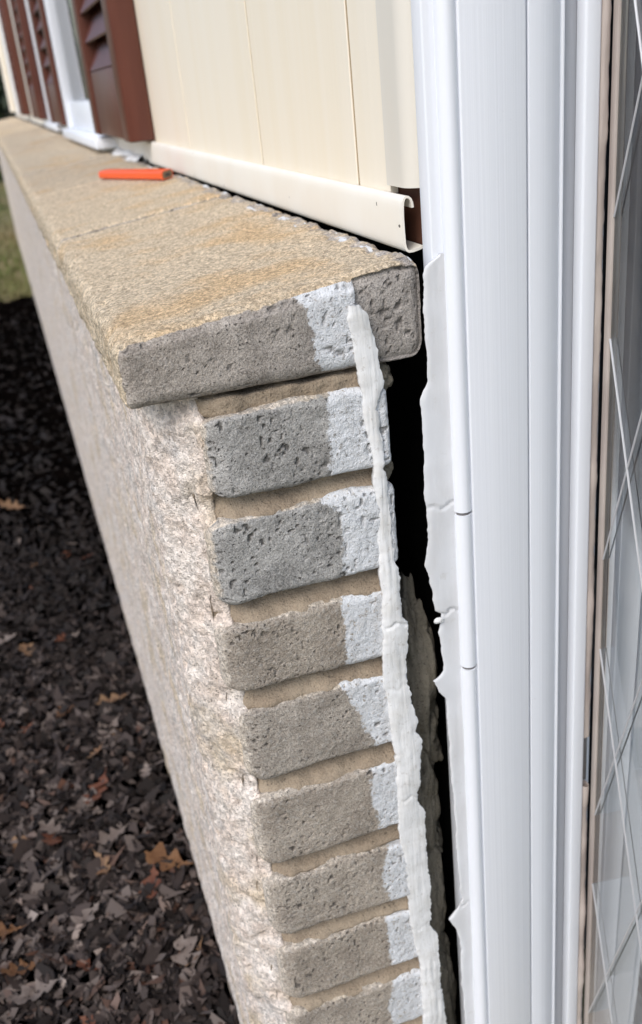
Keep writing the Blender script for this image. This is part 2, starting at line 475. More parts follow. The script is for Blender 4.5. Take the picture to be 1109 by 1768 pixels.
for i, (zt, zb) in enumerate(zip(TOPS, BOT)):
    fine = i < 8
    xl = LEFT[i] if i < 8 else .0765
    xr = .1855 + random.uniform(-.002, .0025)
    st = .0008 if fine else .004
    v, n, q = rough_box(lin(xl, xr, st), np.concatenate([lin(Y0, Y0 + .012, .0012 if fine else .004), [Y0 + .022, Y0 + .045, Y0 + .09]]), lin(zb, zt, st), .0044)
    wob = .0026 * fbm(np.column_stack([v[:, 0] * 40, v[:, 1] * 0 + i * 7.7, v[:, 2] * 60]), 2, 31 + i)
    side = 1 - np.abs(n[:, 1])
    v[:, 2] += wob * side * np.sign(v[:, 2] - (zt + zb) / 2) + (v[:, 0] - xl) * random.uniform(-.012, .012)
    v[:, 1] += .0012 * fbm(v / .05, 2, 77 + i) + random.uniform(-.0008, .0008)
    crn = np.clip(1 - (v[:, 0] - xl) / .014, 0, 1) ** 2
    v[:, 1] += crn * .006; v[:, 2] -= crn * .006 * np.sign(v[:, 2] - (zt + zb) / 2) * np.clip(np.abs(v[:, 2] - (zt + zb) / 2) / .025, 0, 1) ** 2
    v, pit = rough_concrete(v, n, 100 + i)
    pt = PAINT.get(i, [(.155, -9), (.155, 9)])
    paint = (v[:, 0] - interp_z(pt, v[:, 2])) * 1000
    weather = np.clip(1.0 - (v[:, 0] - xl) / .007, 0, 1) * .95
    weather = np.maximum(weather, sstep(.35, .9, n[:, 2]) * .6)
    o = link_mesh('brick', v, q, M_BRICK, WALL, smooth=True,
                  attrs={'paint': paint, 'weather': weather, 'warm': np.full(len(v), WARM[i % 8]), 'tone': np.full(len(v), TONE[i % 8]), 'pit': pit * (1 - weather)})
# recessed sandy mortar between the bricks
zs = lin(-H - .01, -.158, .0016)
v, n, q = rough_box(lin(.0690, .1830, .0020), np.array([Y0 + .015, Y0 + .017, Y0 + .024, Y0 + .05, Y0 + .3, WALL_END]), zs, .0005)
end = -n[:, 1] > .5
push = np.zeros(len(v))
for zt, zb in zip([*TOPS[1:], -9], BOT):
    tt = np.clip((zb - v[:, 2]) / max(zb - zt, 1e-3), 0, 1) if zt > -5 else np.zeros(len(v))
    ins = (v[:, 2] < zb) & (v[:, 2] > zt - .003)
    push = np.where(ins, (.0125 * tt ** 1.5), push)
top = (v[:, 2] < -.150) & (v[:, 2] > TOPS[0] - .003)
push = np.where(top, .009, push)
v[:, 1] -= np.where(end, push * sstep(.0705, .090, v[:, 0]) - .004 * sstep(.080, .070, v[:, 0]), 0)
v = v + n * (.0013 * fbm(v / .006, 2, 5) + .0024 * fbm(v / .018, 2, 6))[:, None]
link_mesh('mortar', v, q, M_MORTAR, WALL, smooth=True)
# weathered render on the long face, its rough edge turning the corner
v, n, q = rough_box(lin(FRONT, .0790, .0017), grow(Y0 + .0020, WALL_END, .0016, .03, 1.022), np.concatenate([lin(-H - .02, -.80, .012), lin(-.798, -.150, .0020)]), .0050)
v[:, 1] += np.clip((.0775 - v[:, 0]) / .030, 0, 1) ** 1.15 * .042 * np.clip(1 - (v[:, 1] - Y0) / .14, 0, 1)
d = .0016 * fbm(v / .03, 3, 41) + .0011 * fbm(v / .006, 3, 42) - .0013 * sstep(.35, .6, vnoise(v / .006, 43))
jt = np.zeros(len(v))
for zt, zb in zip([-.1545] + BOT[:-1], TOPS):
    jt = np.maximum(jt, sstep(.011, .004, np.abs(v[:, 2] - (zt + zb) / 2)))
inner = np.clip(1 - (v[:, 1] - Y0) / .03, 0, 1)
v[:, 1] += inner * (.0035 + .0060 * jt * sstep(.052, .074, v[:, 0]))
near = sstep(3.2, .9, v[:, 1])
nd = n + np.array([-.4, -.3, 0]) * (near * (n[:, 1] < -.1))[:, None]
v = v + nd * (d * (.35 + .65 * near))[:, None]
link_mesh('render_coat', v, q, M_RENDER, WALL, smooth=True)
# lumps of broken mortar deep in the crack
def lump(name, cx, cy, cz, rx, ry, rz, seed, mat, parent):
    k = 26
    v, n, q = rough_box(np.linspace(-1, 1, k), np.linspace(-1, 1, k), np.linspace(-1, 1, k), .95)
    v = v * (1 + .26 * fbm(v * 1.7 + seed, 3, seed) + .10 * fbm(v * 5 + seed, 3, seed))[:, None]
    v = v * np.array([rx, ry, rz]) + np.array([cx, cy, cz])
    return link_mesh(name, v, q, mat, parent, smooth=True)
lump('mortar_lump', .185, .512, -.166, .0105, .012, .010, 3, M_RUBBLE, WALL)
lump('mortar_lump', .184, .506, -.222, .0055, .008, .0075, 4, M_RUBBLE, WALL)
zz = -.352
k = 0
for hgt, w in ((.085, .0), (.035, .005), (.075, -.004), (.030, .003), (.08, -.003), (.04, .002), (.07, .003)):
    lump('mortar_lump', .2075 + w, .540 + .007 * (k % 2), zz - hgt / 2, .0135, .022, hgt * .85, 11 + k, M_RUBBLE, WALL)
    zz -= hgt; k += 1
lump('mortar_lump', .1965, .505, -.664, .006, .006, .011, 31, M_RUBBLE, WALL)

# ledge of long cap blocks, weathered to cream; sloping outwards
SX0, SX1, SZB, SZT, SL = .0380, .2103, -.1545, -.1185, .125
def cap_top(x): return SZT + SL * (x - SX0)
def slope(v):
    tt = np.clip((v[:, 2] - SZB) / (SZT - SZB), 0, 1)
    v = v.copy(); v[:, 2] += SL * (v[:, 0] - SX0) * tt
    return v
yb = Y0; first = True; bi = 0
while yb < WALL_END:
    ye = min(yb + .428, WALL_END)
    if first:
        xs = lin(SX0, SX1, .0012); ysn = grow(yb, ye, .0011, .0032, 1.03); zsn = lin(SZB, SZT, .0011); r = .0075
    else:
        st = .0028 if bi < 3 else .006
        xs = lin(SX0, SX1, st); ysn = lin(yb, ye, st * 1.3); zsn = lin(SZB, SZT, st); r = .007
    v, n, q = rough_box(xs, ysn, zsn, r)
    n0 = n
    v = slope(v)
    v[:, 2] += random.uniform(-.0008, .0008) if not first else 0
    v, pit = rough_concrete(v, n, 200 + bi, .7 if bi < 3 else .5)
    # broken arrises on the front edge and the rough back strip where bedding mortar was torn off
    chip = sstep(.25, .6, vnoise(v / .012, 61 + bi)) * np.clip(1 - (v[:, 0] - SX0) / .012, 0, 1) * sstep(-.1, .5, n[:, 2] - n[:, 0] * .5)
    v[:, 2] -= .0028 * chip; v[:, 0] += .0014 * chip
    v = v + n * (.0016 * fbm(v / .010, 3, 66) * np.clip(1 - (v[:, 0] - SX0) / .02, 0, 1))[:, None]
    if first:
        ar = np.clip(1 - (v[:, 1] - Y0) / .010, 0, 1) * sstep(.15, .6, n[:, 2])
        v[:, 2] -= ar * (.0012 + .0022 * sstep(-.1, .6, fbm(v / .007, 2, 86)))
    back = sstep(.188, .200, v[:, 0] + .006 * fbm(v / .012, 2, 71)) * sstep(.3, .8, n[:, 2])
    v[:, 2] += back * (-.0014 + .0020 * fbm(v / .009, 3, 72))
    endm = sstep(.35, .75, -n[:, 1])
    weather = (1 - endm) * (1 - .55 * back) * np.maximum(sstep(.2, .6, n[:, 2]), sstep(.2, .6, -n[:, 0]))
    # end face: a worn upper arris
    if first:
        weather = np.maximum(weather, endm * np.clip(.45 - (v[:, 0] - SX0) / .004, 0, 1))
        paint = np.where(endm > .3, (v[:, 0] - interp_z([(.134, -.101), (.1349, -.1072), (.1406, -.1143), (.1441, -.1275), (.1441, -.1437), (.1481, -.1543)], v[:, 2])) * 1000, -60)
        paint = np.minimum(paint, (.1695 - v[:, 0]) * 1000 * 3 + 2)
        # torn white film along the back strip
        film = back * (9 * vnoise(v / np.array([.004, .022, .004]), 75) - 4.2) - 6 * (1 - back)
        paint = np.where(endm > .3, paint, np.minimum(film * 2, 6))
        # shallow set-back to the right of the paint line
        v[:, 1] += np.where(endm > .3, .0035 * sstep(.1695, .1715, v[:, 0]), 0)
    else:
        film = back * (9 * vnoise(v / .012, 75) - 4.0) - 6 * (1 - back)
        paint = np.minimum(film * 2, 6)
    link_mesh('cap_block', v, q, M_SILL, WALL, smooth=True,
              attrs={'paint': paint, 'weather': weather, 'warm': np.clip(.35 - (v[:, 0] - .10) * 4, 0, .5), 'tone': np.full(len(v), random.uniform(.40, .58) if not first else .52), 'pit': pit * (1 - .6 * weather)})
    # flush joint
    if ye < WALL_END:
        v, n, q = rough_box(lin(SX0 + .0035, SX1 - .002, .004), np.array([ye - .004, ye + .001, ye + .006, ye + .011, ye + .016]), lin(SZB + .003, SZT - .0028, .004), .002)
        v = slope(v); v = v + n * (.0008 * fbm(v / .008, 2, 81))[:, None]
        link_mesh('mortar_joint', v, q, M_JOINT, WALL, smooth=True)
    yb = ye + .0115; first = False; bi += 1

# thick torn bead of white caulk down the cut end
CLp = [(.1663, -.1178), (.1643, -.125), (.1662, -.1415), (.1678, -.151), (.1684, -.1604), (.1695, -.1861), (.1723, -.2088), (.1724, -.2462), (.171, -.2801), (.171, -.3055), (.1701, -.3295), (.1676, -.3637), (.1697, -.3851), (.171, -.415), (.1725, -.4437), (.1704, -.4885), (.1724, -.527), (.1737, -.5878), (.1790, -.6316), (.1784, -.6935), (.178, -1.1)]
CRp = [(.1697, -.117), (.1706, -.1178), (.1771, -.1246), (.1786, -.1361), (.1794, -.1481), (.1815, -.1568), (.1821, -.1637), (.1771, -.1787), (.1786, -.1968), (.1791, -.215), (.1804, -.2385), (.1809, -.2579), (.1819, -.2768), (.1838, -.2834), (.1828, -.3042), (.1842, -.3189), (.188, -.323), (.1858, -.3389), (.1848, -.3488), (.1848, -.3741), (.1874, -.3941), (.1898, -.4025), (.1869, -.4102), (.192, -.4163), (.1908, -.4307), (.1882, -.4397), (.1874, -.4603), (.1865, -.4698), (.1906, -.4824), (.1898, -.5151), (.1912, -.5495), (.1906, -.5797), (.1881, -.5919), (.1946, -.6051), (.1934, -.6513), (.1966, -.6811), (.1976, -.7033), (.197, -1.1)]
def strip_mesh(name, zl, left, right, front, back, mat, parent, seed, nt_=20, profile=None, cracks=(), rough=1.0, thick=.0022):
    zl = np.asarray(zl); nz = len(zl)
    xl = left(zl); xr = right(zl)
    tt = np.concatenate([[0], np.sort(np.concatenate([np.linspace(.02, .98, nt_ - 2)])), [1]])
    rings = []
    T, Z = np.meshgrid(tt, zl, indexing='xy')
    Xg = xl[:, None] + (xr - xl)[:, None] * T
    prof = profile(T)
    hv = np.clip(.78 + .5 * fbm(np.column_stack([zl * 0 + seed, zl * 0, zl * 28]), 3, seed + 7), .4, 1.15)
    prof = prof * hv[:, None]
    pp = np.column_stack([Xg.ravel(), np.full(Xg.size, seed * 1.3), Z.ravel()])
    ridge = fbm(pp * np.array([420, 1, 22]), 3, seed).reshape(T.shape)
    lumpy = fbm(pp * np.array([90, 1, 60]), 3, seed + 3).reshape(T.shape)
    Yg = back - (back - front) * prof - (.0006 * ridge + .0007 * lumpy) * prof * rough
    for cz, depth in cracks:
        Yg += depth * np.exp(-((Z - cz - .0015 * np.sin(T * 9 + cz * 50)) / .0007) ** 2) * prof
    nf = len(tt)
    tb = np.linspace(1, 0, 5)
    Xb = xl[:, None] + (xr - xl)[:, None] * tb[None, :] * .96 + .0002
    Yb = np.full(Xb.shape, back + thick)
    XX = np.concatenate([Xg, Xb], 1); YY = np.concatenate([Yg, Yb], 1); ZZ = np.concatenate([Z, np.repeat(zl[:, None], 5, 1)], 1)
    m = XX.shape[1]
    v = np.column_stack([XX.ravel(), YY.ravel(), ZZ.ravel()])
    idx = np.arange(nz * m).reshape(nz, m); nx = np.roll(idx, -1, axis=1)
    q = np.stack([idx[:-1], nx[:-1], nx[1:], idx[1:]], -1).reshape(-1, 4)[:, ::-1]
    return link_mesh(name, v, q, mat, parent, smooth=True)
def edge_fn(pts, seed, amp):
    a = np.array(sorted(pts, key=lambda p: p[1]))
    def f(z):
        x = np.interp(z, a[:, 1], a[:, 0])
        c = np.column_stack([z * 0 + seed, z * 0, z])
        return x + amp * fbm(c * 130, 3, seed) + amp * .5 * fbm(c * 600, 2, seed + 1)
    return f
zl = np.arange(-.1175, -.84, -.0013)
strip_mesh('caulk_bead', zl, edge_fn(CLp, 5, .0008), edge_fn(CRp, 8, .0012), 0.4868, .4902, M_CAULK, WALL, 12, 22,
           lambda T: np.clip(np.sin(np.pi * np.clip(T * .84 + .01, 0, 1)), 0, 1) ** .38, ((-.323, .0016), (-.372, .001), (-.465, .0014), (-.592, .001)), .75)

# ---------------------------------------------------------------- sided house wall
HOUSE = thing('house_wall', 'cream vertical vinyl siding wall standing behind the ledge', 'siding wall', (.23, 1.0, -H))
ZTOP = 1.25
box_part('sheathing', .240, .32, .520, WALL_END - .05, -H, ZTOP, M_GAPSHADE, HOUSE)
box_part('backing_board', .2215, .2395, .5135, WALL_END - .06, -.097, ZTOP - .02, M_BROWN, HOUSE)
seams = [.540, .595, .828, 1.145]
while seams[-1] < WALL_END - .4: seams.append(seams[-1] + .305)
seams.append(WALL_END - .07)
for i in range(len(seams) - 1):
    a, b = seams[i], seams[i + 1]
    pr = [(.2205, a + .0042), (.2160, a + .0042), (.2156, a + .0048), (.2154, (a + b) / 2), (.2155, b - .0006), (.2160, b - .0002), (.2205, b - .0002)]
    if i: box_part('seam', .2163, .2204, a + .0001, a + .0040, -.069, ZTOP - .012, M_SEAMSHADE, HOUSE, .0002)  # added filler strip, carries the painted groove shadow
    extrude_z('siding_board', pr, -.070, ZTOP - .01, M_SIDING, HOUSE, smooth=False)
# rounded corner post
pp = [(.2125, .541)] + [(.2125, .520)]
for k in range(9):
    a = math.radians(k * 11.25); pp.append((.2125 + .0125 * (1 - math.cos(a)), .5185 - .0125 * math.sin(a)))
pp += [(.2290, .5060)]
outl = ribbon(pp, .0016)
extrude_z('corner_post', outl, -.0645, ZTOP - .01, M_CREAMPOST, HOUSE, smooth=True)
# starter strip with its open curled end
def starter(x0, zb, s=1.0):
    path = [(12.5, 1.9), (9, .9), (5.5, .3), (3.0, .4), (1.5, 1.4), (.6, 3.2), (.2, 6), (0, 12), (-.1, 20), (.1, 25), (.5, 28), (1.4, 30.2), (2.9, 31.2), (4.6, 31), (6.2, 29.6), (7.1, 27.4), (7.4, 24.6)]
    path = [(x0 + a * .001, zb + b * .001 * s) for a, b in path]
    return ribbon(path, -.0013)
def sag(name, x0, y0, y1, zb, parent):
    pr = starter(x0, zb)
    ys = np.linspace(y0, y1, 24)
    return extrude_y(name, pr, y0, y1, M_CREAM, parent, ys=ys)
sag('starter_strip', .2082, .5105, 1.44, -.0992, HOUSE)
sag('starter_strip', .2135, 1.443, WALL_END - .06, -.0985, HOUSE)
# white caulk squeezed out along the foot of the siding
zl = lin(1.52, 2.75, .006)
v = []; f = []
for k, y in enumerate(zl):
    w = .012 + .006 * math.sin(y * 37) + .004 * random.uniform(-1, 1)
    xw = .214 - max(.004, w); zt = cap_top(xw)
    v += [(xw, y, zt - .001), (xw + .003, y, zt + .0025), (.211, y, zt + .006 + random.uniform(0, .002)), (.216, y, zt + .006), (.216, y, zt - .004)]
    if k:
        b = (k - 1) * 5
        f += [(b + j, b + (j + 1) % 5, b + 5 + (j + 1) % 5, b + 5 + j) for j in range(5)]
link_mesh('caulk_line', v, f, M_CAULK, HOUSE, smooth=True)

# ---------------------------------------------------------------- shutters and windows along the wall
def shutter(y0, y1, label, ztop=.95):
    xb, xf, zb = .2145, .1800, -.0665
    S = thing('shutter', label, 'shutter', (.20, y0, zb), 'brown shutters along the siding wall')
    sw = .058
    box_part('stile', xf, xb, y0, y0 + sw, zb, ztop, M_SHUT, S, .0025)
    box_part('stile', xf, xb, y1 - sw, y1, zb, ztop, M_SHUT, S, .0025)
    box_part('bottom_rail', xf + .0045, xb - .001, y0 + sw, y1 - sw, zb + .001, .030, M_SHUT, S, .002)
    box_part('top_rail', xf + .0045, xb - .001, y0 + sw, y1 - sw, ztop - .07, ztop - .001, M_SHUT, S, .002)
    box_part('back_panel', xb - .005, xb - .0015, y0 + sw, y1 - sw, .030, ztop - .07, M_SHUT, S, .001)
    z = .032
    first = None
    while z < ztop - .11:
        ya, yb_ = y0 + sw - .001, y1 - sw + .001
        if first is None:
            pr = [(xf + .004, z), (xf + .007, z - .002), (xb - .006, z + .040), (xb - .008, z + .043)]
            first = extrude_y('louver', pr, ya, yb_, M_SHUT, S, smooth=False)
            z00 = z
        else:
            c = first.copy(); COL.objects.link(c); c.parent = S; c.location = first.location + Vector((0, 0, z - z00))
        z += .042
    return S
shutter(1.388, 1.835, 'reddish brown louvered shutter beside the bare cream siding, before the white window')
shutter(2.575, 3.00, 'reddish brown louvered shutter on the far side of the white window')
shutter(3.58, 4.02, 'reddish brown louvered shutter between the second window and the siding strip')
shutter(4.95, 5.35, 'reddish brown louvered shutter farthest along the wall, near the house corner')
def window(y0, y1, label, frame_x):
    W = thing('window', label, 'window', (.20, y0, -.09), 'windows along the siding wall')
    fw = .055
    box_part('frame_side', frame_x, .2150, y0, y0 + fw, -.072, .95, M_WHITE, W, .003)
    box_part('frame_side', frame_x, .2150, y1 - fw, y1, -.072, .95, M_WHITE, W, .003)
    box_part('frame_head', frame_x + .002, .2148, y0 + fw, y1 - fw, .89, .95, M_WHITE, W, .003)
    sash = box_part('sash', frame_x + .010, .2148, y0 + fw, y1 - fw, -.072, -.015, M_WHITE, W, .002)
    box_part('pane', .2105, .2146, y0 + fw, y1 - fw, -.015, .89, M_WGLASS, sash, .0005)
    box_part('window_sill', frame_x - .014, .2150, y0 - .03, y1 + .005, -.092, -.0725, M_WHITE, W, .003)
window(1.845, 2.565, 'white framed window with a white sill nose between the two nearest brown shutters', .190)
window(3.03, 3.57, 'white window hidden between farther brown shutters', .2065)
box_part('siding_batten', .196, .2150, 4.36, 4.50, -.068, ZTOP - .1, M_CREAM, HOUSE, .003)
box_part('siding_batten', .190, .2150, 6.0, 6.12, -.068, ZTOP - .1, M_WHITE, HOUSE, .003)
box_part('siding_batten', .182, .2150, WALL_END - .16, WALL_END - .07, -.068, ZTOP - .1, M_CREAM, HOUSE, .003)

# ---------------------------------------------------------------- white door frame
FRAME = thing('door_frame', 'tall white door frame with fluted casing beside the crack', 'door frame', (.27, .50, -H))
ZB, ZT_ = -H, 1.10
BC, BR = (.2284, .4890), .0055
ring = [(BC[0] + BR * math.cos(a), BC[1] + BR * math.sin(a)) for a in np.linspace(0, 2 * math.pi, 33)[:-1]]
ring2 = [(BC[0] + (BR - .0011) * math.cos(a), BC[1] + (BR - .0011) * math.sin(a)) for a in np.linspace(0, 2 * math.pi, 33)[:-1]]
zc = [ZT_, -.2555, -.3690, -.93, ZB]
for k in range(4):
    extrude_z('corner_bead', ring, zc[k + 1] + .0011, zc[k] - .0011, M_WHITE, FRAME, smooth=True)
extrude_z('bead_core', ring2, ZB + .001, ZT_ - .001, M_RING, FRAME, smooth=True)
box_part('frame_flange', .2166, .2325, .4916, .5045, ZB, ZT_, M_WHITE, FRAME, .0012)
box_part('casing_board', .2331, .2714, .4840, .5100, ZB, ZT_, M_WHITE, FRAME, .0009)
mould = [(.2726, .5100), (.2726, .4858), (.2733, .4850), (.2790, .4849), (.2845, .4858), (.2895, .4877), (.2935, .4902), (.2962, .4930), (.2966, .4925), (.2972, .4918), (.2980, .4918), (.2986, .4926), (.2988, .5100)]
extrude_z('moulding', mould, ZB, ZT_, M_WHITE, FRAME, smooth=True)
box_part('jamb_rebate', .2992, .3130, .4985, .5105, ZB, ZT_, M_JAMBSHADE, FRAME, .0008)
box_part('jamb', .3085, .3185, .4885, .4980, ZB, ZT_, M_WHITE, FRAME, .0014)
box_part('jamb_return', .3135, .3300, .4990, .600, ZB, ZT_, M_WHITE, FRAME, .001)
box_part('jamb', 1.262, 1.30, .4885, .600, ZB, ZT_, M_WHITE, FRAME, .001)
box_part('frame_head', .3305, 1.2615, .4890, .600, ZT_ - .05, ZT_ - .001, M_WHITE, FRAME, .001)
SKp = [(.222, -.06), (.2205, -.099), (.2150, -.1015), (.2120, -.1035), (.2105, -.107), (.2096, -.143), (.2106, -.1516), (.21, -.1685), (.2051, -.1794), (.2049, -.2026), (.2046, -.2293), (.2035, -.2424), (.2048, -.2477), (.2045, -.267), (.2019, -.2878), (.2046, -.2964), (.2056, -.3088), (.2075, -.3225), (.2112, -.3248), (.209, -.3392), (.2104, -.353), (.2109, -.3695), (.2074, -.3735), (.2030, -.3752), (.2072, -.3851), (.2112, -.3916), (.212, -.4019), (.2114, -.4167), (.2122, -.4384), (.2125, -.463), (.2131, -.4711), (.214, -.5184), (.2144, -.5556), (.2165, -.5778), (.2138, -.5849), (.2047, -.5948), (.2105, -.6084), (.2135, -.6203), (.2129, -.6618), (.2143, -.7089), (.214, -1.1)]
zl = np.arange(-.098, -.84, -.0014)
strip_mesh('caulk_skin', zl, edge_fn(SKp, 15, .0006), lambda z: .2250 + 0 * z, 0.4891, .4905, M_SKIN, FRAME, 22, 16,
           lambda T: np.clip(T * 7 + .15, 0, 1) ** .5, ((-.249, .0012), (-.3245, .0022), (-.584, .0015)), .25, .0006)
lump('caulk_flake', .2088, .4885, -.3287, .0032, .0012, .0020, 51, M_CAULK, FRAME)

# ---------------------------------------------------------------- open storm door with leaded glass, entry door behind it
HX, HY = .3239, .4880
DV = Vector((-.10, -1.0, 0)).normalized(); NV = Vector((1.0, -.10, 0)).normalized()
DOOR = thing('storm_door', 'open storm door with narrow diamond lattice glass hinged on the white frame', 'storm door', (HX, HY, -H + .02))
def dpt(u, w, z): return (HX + DV.x * u + NV.x * w, HY + DV.y * u + NV.y * w, z)
def dbox(name, u0, u1, w0, w1, z0, z1, mat, parent=None, r=.001):
    v, n, q = bevel_box(u0, u1, w0, w1, z0, z1, r)
    v = np.array([dpt(a, b, c) for a, b, c in v])
    return link_mesh(name, v, q, mat, parent or DOOR)
DZ0, DZ1, DU = -.845, 1.02, .80
dbox('hinge_stile', .0003, .0060, .0004, .0060, DZ0, DZ1, M_STRIP, None, .0004)
dbox('latch_stile', DU - .05, DU, .0015, .030, DZ0, DZ1, M_WHITE)
dbox('rail', .0062, DU - .0505, .0015, .030, DZ0, DZ0 + .025, M_WHITE)
dbox('rail', .0062, DU - .0505, .0015, .030, DZ1 - .08, DZ1, M_WHITE)
pane = dbox('glass_pane', .0062, DU - .0505, .0016, .0046, DZ0 + .026, DZ1 - .081, M_GLASS, None, .0005)
u0, z0, hu, hz = .0322, -.2360, .038, .1095
ua, ub, za, zb_ = .0064, DU - .052, DZ0 + .028, DZ1 - .083
for sgn in (-1, 1):
    for k in range(-40, 41):
        # z = z0 + sgn*hz/hu*(u-u0) + 2*k*hz
        pts = []
        m = sgn * hz / hu; c = z0 - m * u0 + 2 * k * hz
        ulo = max(ua, min((za - c) / m, (zb_ - c) / m)); uhi = min(ub, max((za - c) / m, (zb_ - c) / m))
        if uhi - ulo < .01: continue
        a = np.array([ulo, m * ulo + c]); b = np.array([uhi, m * uhi + c])
        d = (b - a) / np.linalg.norm(b - a); nn = np.array([-d[1], d[0]])
        hw = .00075; w0 = .0006 + (.0003 if sgn > 0 else 0); w1 = .0016
        prof = [(-1, w1), (-.9, w0 + .0004), (-.4, w0), (.4, w0), (.9, w0 + .0004), (1, w1)]
        v = []
        for P0 in (a, b):
            for s_, w_ in prof:
                p = P0 + nn * hw * s_
                v.append(dpt(p[0], w_, p[1]))
        n6 = 6
        f = [(i, (i + 1) % n6, n6 + (i + 1) % n6, n6 + i) for i in range(n6)] + [tuple(range(n6))[::-1], tuple(range(n6, 2 * n6))]
        link_mesh('lattice_bar', v, f, M_CAME, DOOR)
# frayed weatherstrip between the jamb and the door, broken by the hinge leaf
for za_, zb2 in ((-.462, 1.0), (-.83, -.502)):
    zl = np.arange(zb2, za_, .004) if False else np.arange(za_, zb2, .004)
    strip_mesh('weatherstrip', zl[::-1], lambda z: .3186 + 0 * z, edge_fn([(.3244, -9), (.3244, 9)], 60, .0004), .4880, .4925, M_STRIP, FRAME, 61, 10,
               lambda T: .5 + .5 * np.clip(np.sin(np.pi * T), 0, 1) ** .5)
box_part('hinge_leaf', .3188, .3222, .4905, .4935, -.5015, -.4625, M_STEEL, FRAME, .0006)
ENTRY = thing('entry_door', 'slate grey paneled entry door seen through the lattice glass', 'door', (.8, .62, -H))
box_part('door_slab', .332, 1.26, .604, .640, -H + .02, ZT_ - .055, M_SLATE, ENTRY, .002)
for px in (.40, .83):
    for pz0, pz1 in ((-.76, -.52), (-.40, .10), (.22, .95)):
        box_part('door_panel', px, px + .36, .597, .606, pz0, pz1, M_SLATE, ENTRY, .0045)

# ---------------------------------------------------------------- pencil on the ledge
pa = Vector((.137, 1.375)); pb = Vector((.1875, 1.165))
d2 = (pb - pa).normalized(); n2 = Vector((-d2.y, d2.x))
PEN = thing('carpenter_pencil', 'flat orange carpenter pencil lying on the cream ledge', 'pencil', (pb.x, pb.y, cap_top(pb.x)))
w, h = .0072, .0098
prof = [(-w, .0022), (-w + .002, 0), (w - .002, 0), (w, .0022), (w, h - .0022), (w - .002, h), (-w + .002, h), (-w, h - .0022)]
def pencil_solid(name, pr, a, b, mat, parent, lift=.0012):
    v = []
    for c in (a, b):
        for s_, z_ in pr:
            q_ = c + n2 * s_
            v.append((q_.x, q_.y, cap_top(c.x) + SL * s_ * n2.x + z_ + lift))
    n_ = len(pr)
    f = [(i, (i + 1) % n_, n_ + (i + 1) % n_, n_ + i) for i in range(n_)] + [tuple(range(n_))[::-1], tuple(range(n_, 2 * n_))]
    return link_mesh(name, v, f, mat, parent)
pbody = pencil_solid('body', prof, pa, pb, M_PENCIL, PEN)
inner = [(s_ * .86, .0008 + z_ * .86) for s_, z_ in prof]
pencil_solid('wood_end', inner, pb + d2 * .00005, pb + d2 * .0006, M_PWOOD, pbody)
lead = [(s_ * .42, .0035 + z_ * .28) for s_, z_ in prof]
pencil_solid('lead', lead, pb + d2 * .00065, pb + d2 * .0011, M_LEAD, pbody)

# ---------------------------------------------------------------- fallen leaves and litter
def oak_outline(rng, n=6):
    """lobed half outlines mirrored -> list of (x, y), length 1 along y"""
    L = []; R_ = []
    lob = rng.uniform(2.6, 3.6); ph = rng.uniform(0, 1)
    for y in np.linspace(.03, 1, 17):
        env = (math.sin(math.pi * min(1, y * .95 + .03)) ** .8) * (.55 + .6 * y)
        for S_, sg, p2 in ((L, -1, 0), (R_, 1, .35)):
            wv = .5 + .5 * math.cos(2 * math.pi * (lob * y + ph + p2))
            S_.append((sg * env * (.09 + .30 * wv ** .7) * rng.uniform(.92, 1.08), y + .05 * wv))
    return [(0, -.18), (.012, 0)] + R_ + [(0, 1.06)] + L[::-1] + [(-.012, 0)]
LEAF_ME = []
for k in range(5):
    rng = np.random.default_rng(50 + k)
    ol = oak_outline(rng); n_ = len(ol)
    v = []; cu = rng.uniform(.15, .6); tw = rng.uniform(-.4, .4)
    for x, y in ol:
        v.append((x, y - .45, cu * (y - .45) ** 2 + 1.1 * x * x + tw * x * (y - .4) + rng.uniform(-.02, .02)))
    spine = [(0, y, cu * y * y - .02) for y in (-.4, -.1, .2, .5)]
    b0 = len(v); v += spine
    f = []
    half = (n_ - 4) // 2
    def near_sp(y): return b0 + int(np.argmin([abs(s_[1] - y) for s_ in spine]))
    for i in range(n_):
        j = (i + 1) % n_
        a_, c_ = near_sp(v[i][1]), near_sp(v[j][1])
        if a_ == c_: f.append((i, j, a_))
        else: f.append((i, j, c_, a_))
    me = bpy.data.meshes.new('fallen_leaf'); me.from_pydata(v, [], f)
    me.polygons.foreach_set('use_smooth', np.ones(len(me.polygons), dtype=bool))
    LEAF_ME.append(me)
leaf_meshes = {}
def leaf(x, y, s, mi, k, rz, tilt=(0, 0), z=.035, size='small'):
    key = (k, mi)
    if key not in leaf_meshes:
        m_ = LEAF_ME[k].copy(); m_.materials.append(M_LEAF[mi]); leaf_meshes[key] = m_
    o = bpy.data.objects.new('fallen_leaf', leaf_meshes[key]); COL.objects.link(o)
    o.location = (x, y, z); o.scale = (s, s, s); o.rotation_euler = (tilt[0], tilt[1], rz)
    names = ('tan', 'orange brown', 'grey brown', 'rusty red')
    tag(o, '%s %s fallen oak leaf lying on the dark mulch' % (size, names[mi]), 'leaf', '%s %s oak leaves on the mulch' % (size, names[mi]))
rl = random.Random(5)
spots = [(.00, 1.72, .075, 0), (-.165, 2.0, .07, 0), (-.105, 1.72, .065, 1), (-.02, 1.62, .07, 2), (-.06, 1.45, .085, 3), (.03, 1.22, .085, 1), (-.005, 1.19, .07, 3), (-.235, 1.18, .075, 1), (-.21, 1.10, .06, 1), (-.17, 2.9, .10, 0), (-.05, 1.32, .06, 2), (-.19, 1.05, .08, 2), (.02, 1.02, .08, 2), (-.11, 1.16, .07, 2), (-.15, 1.36, .07, 3)]
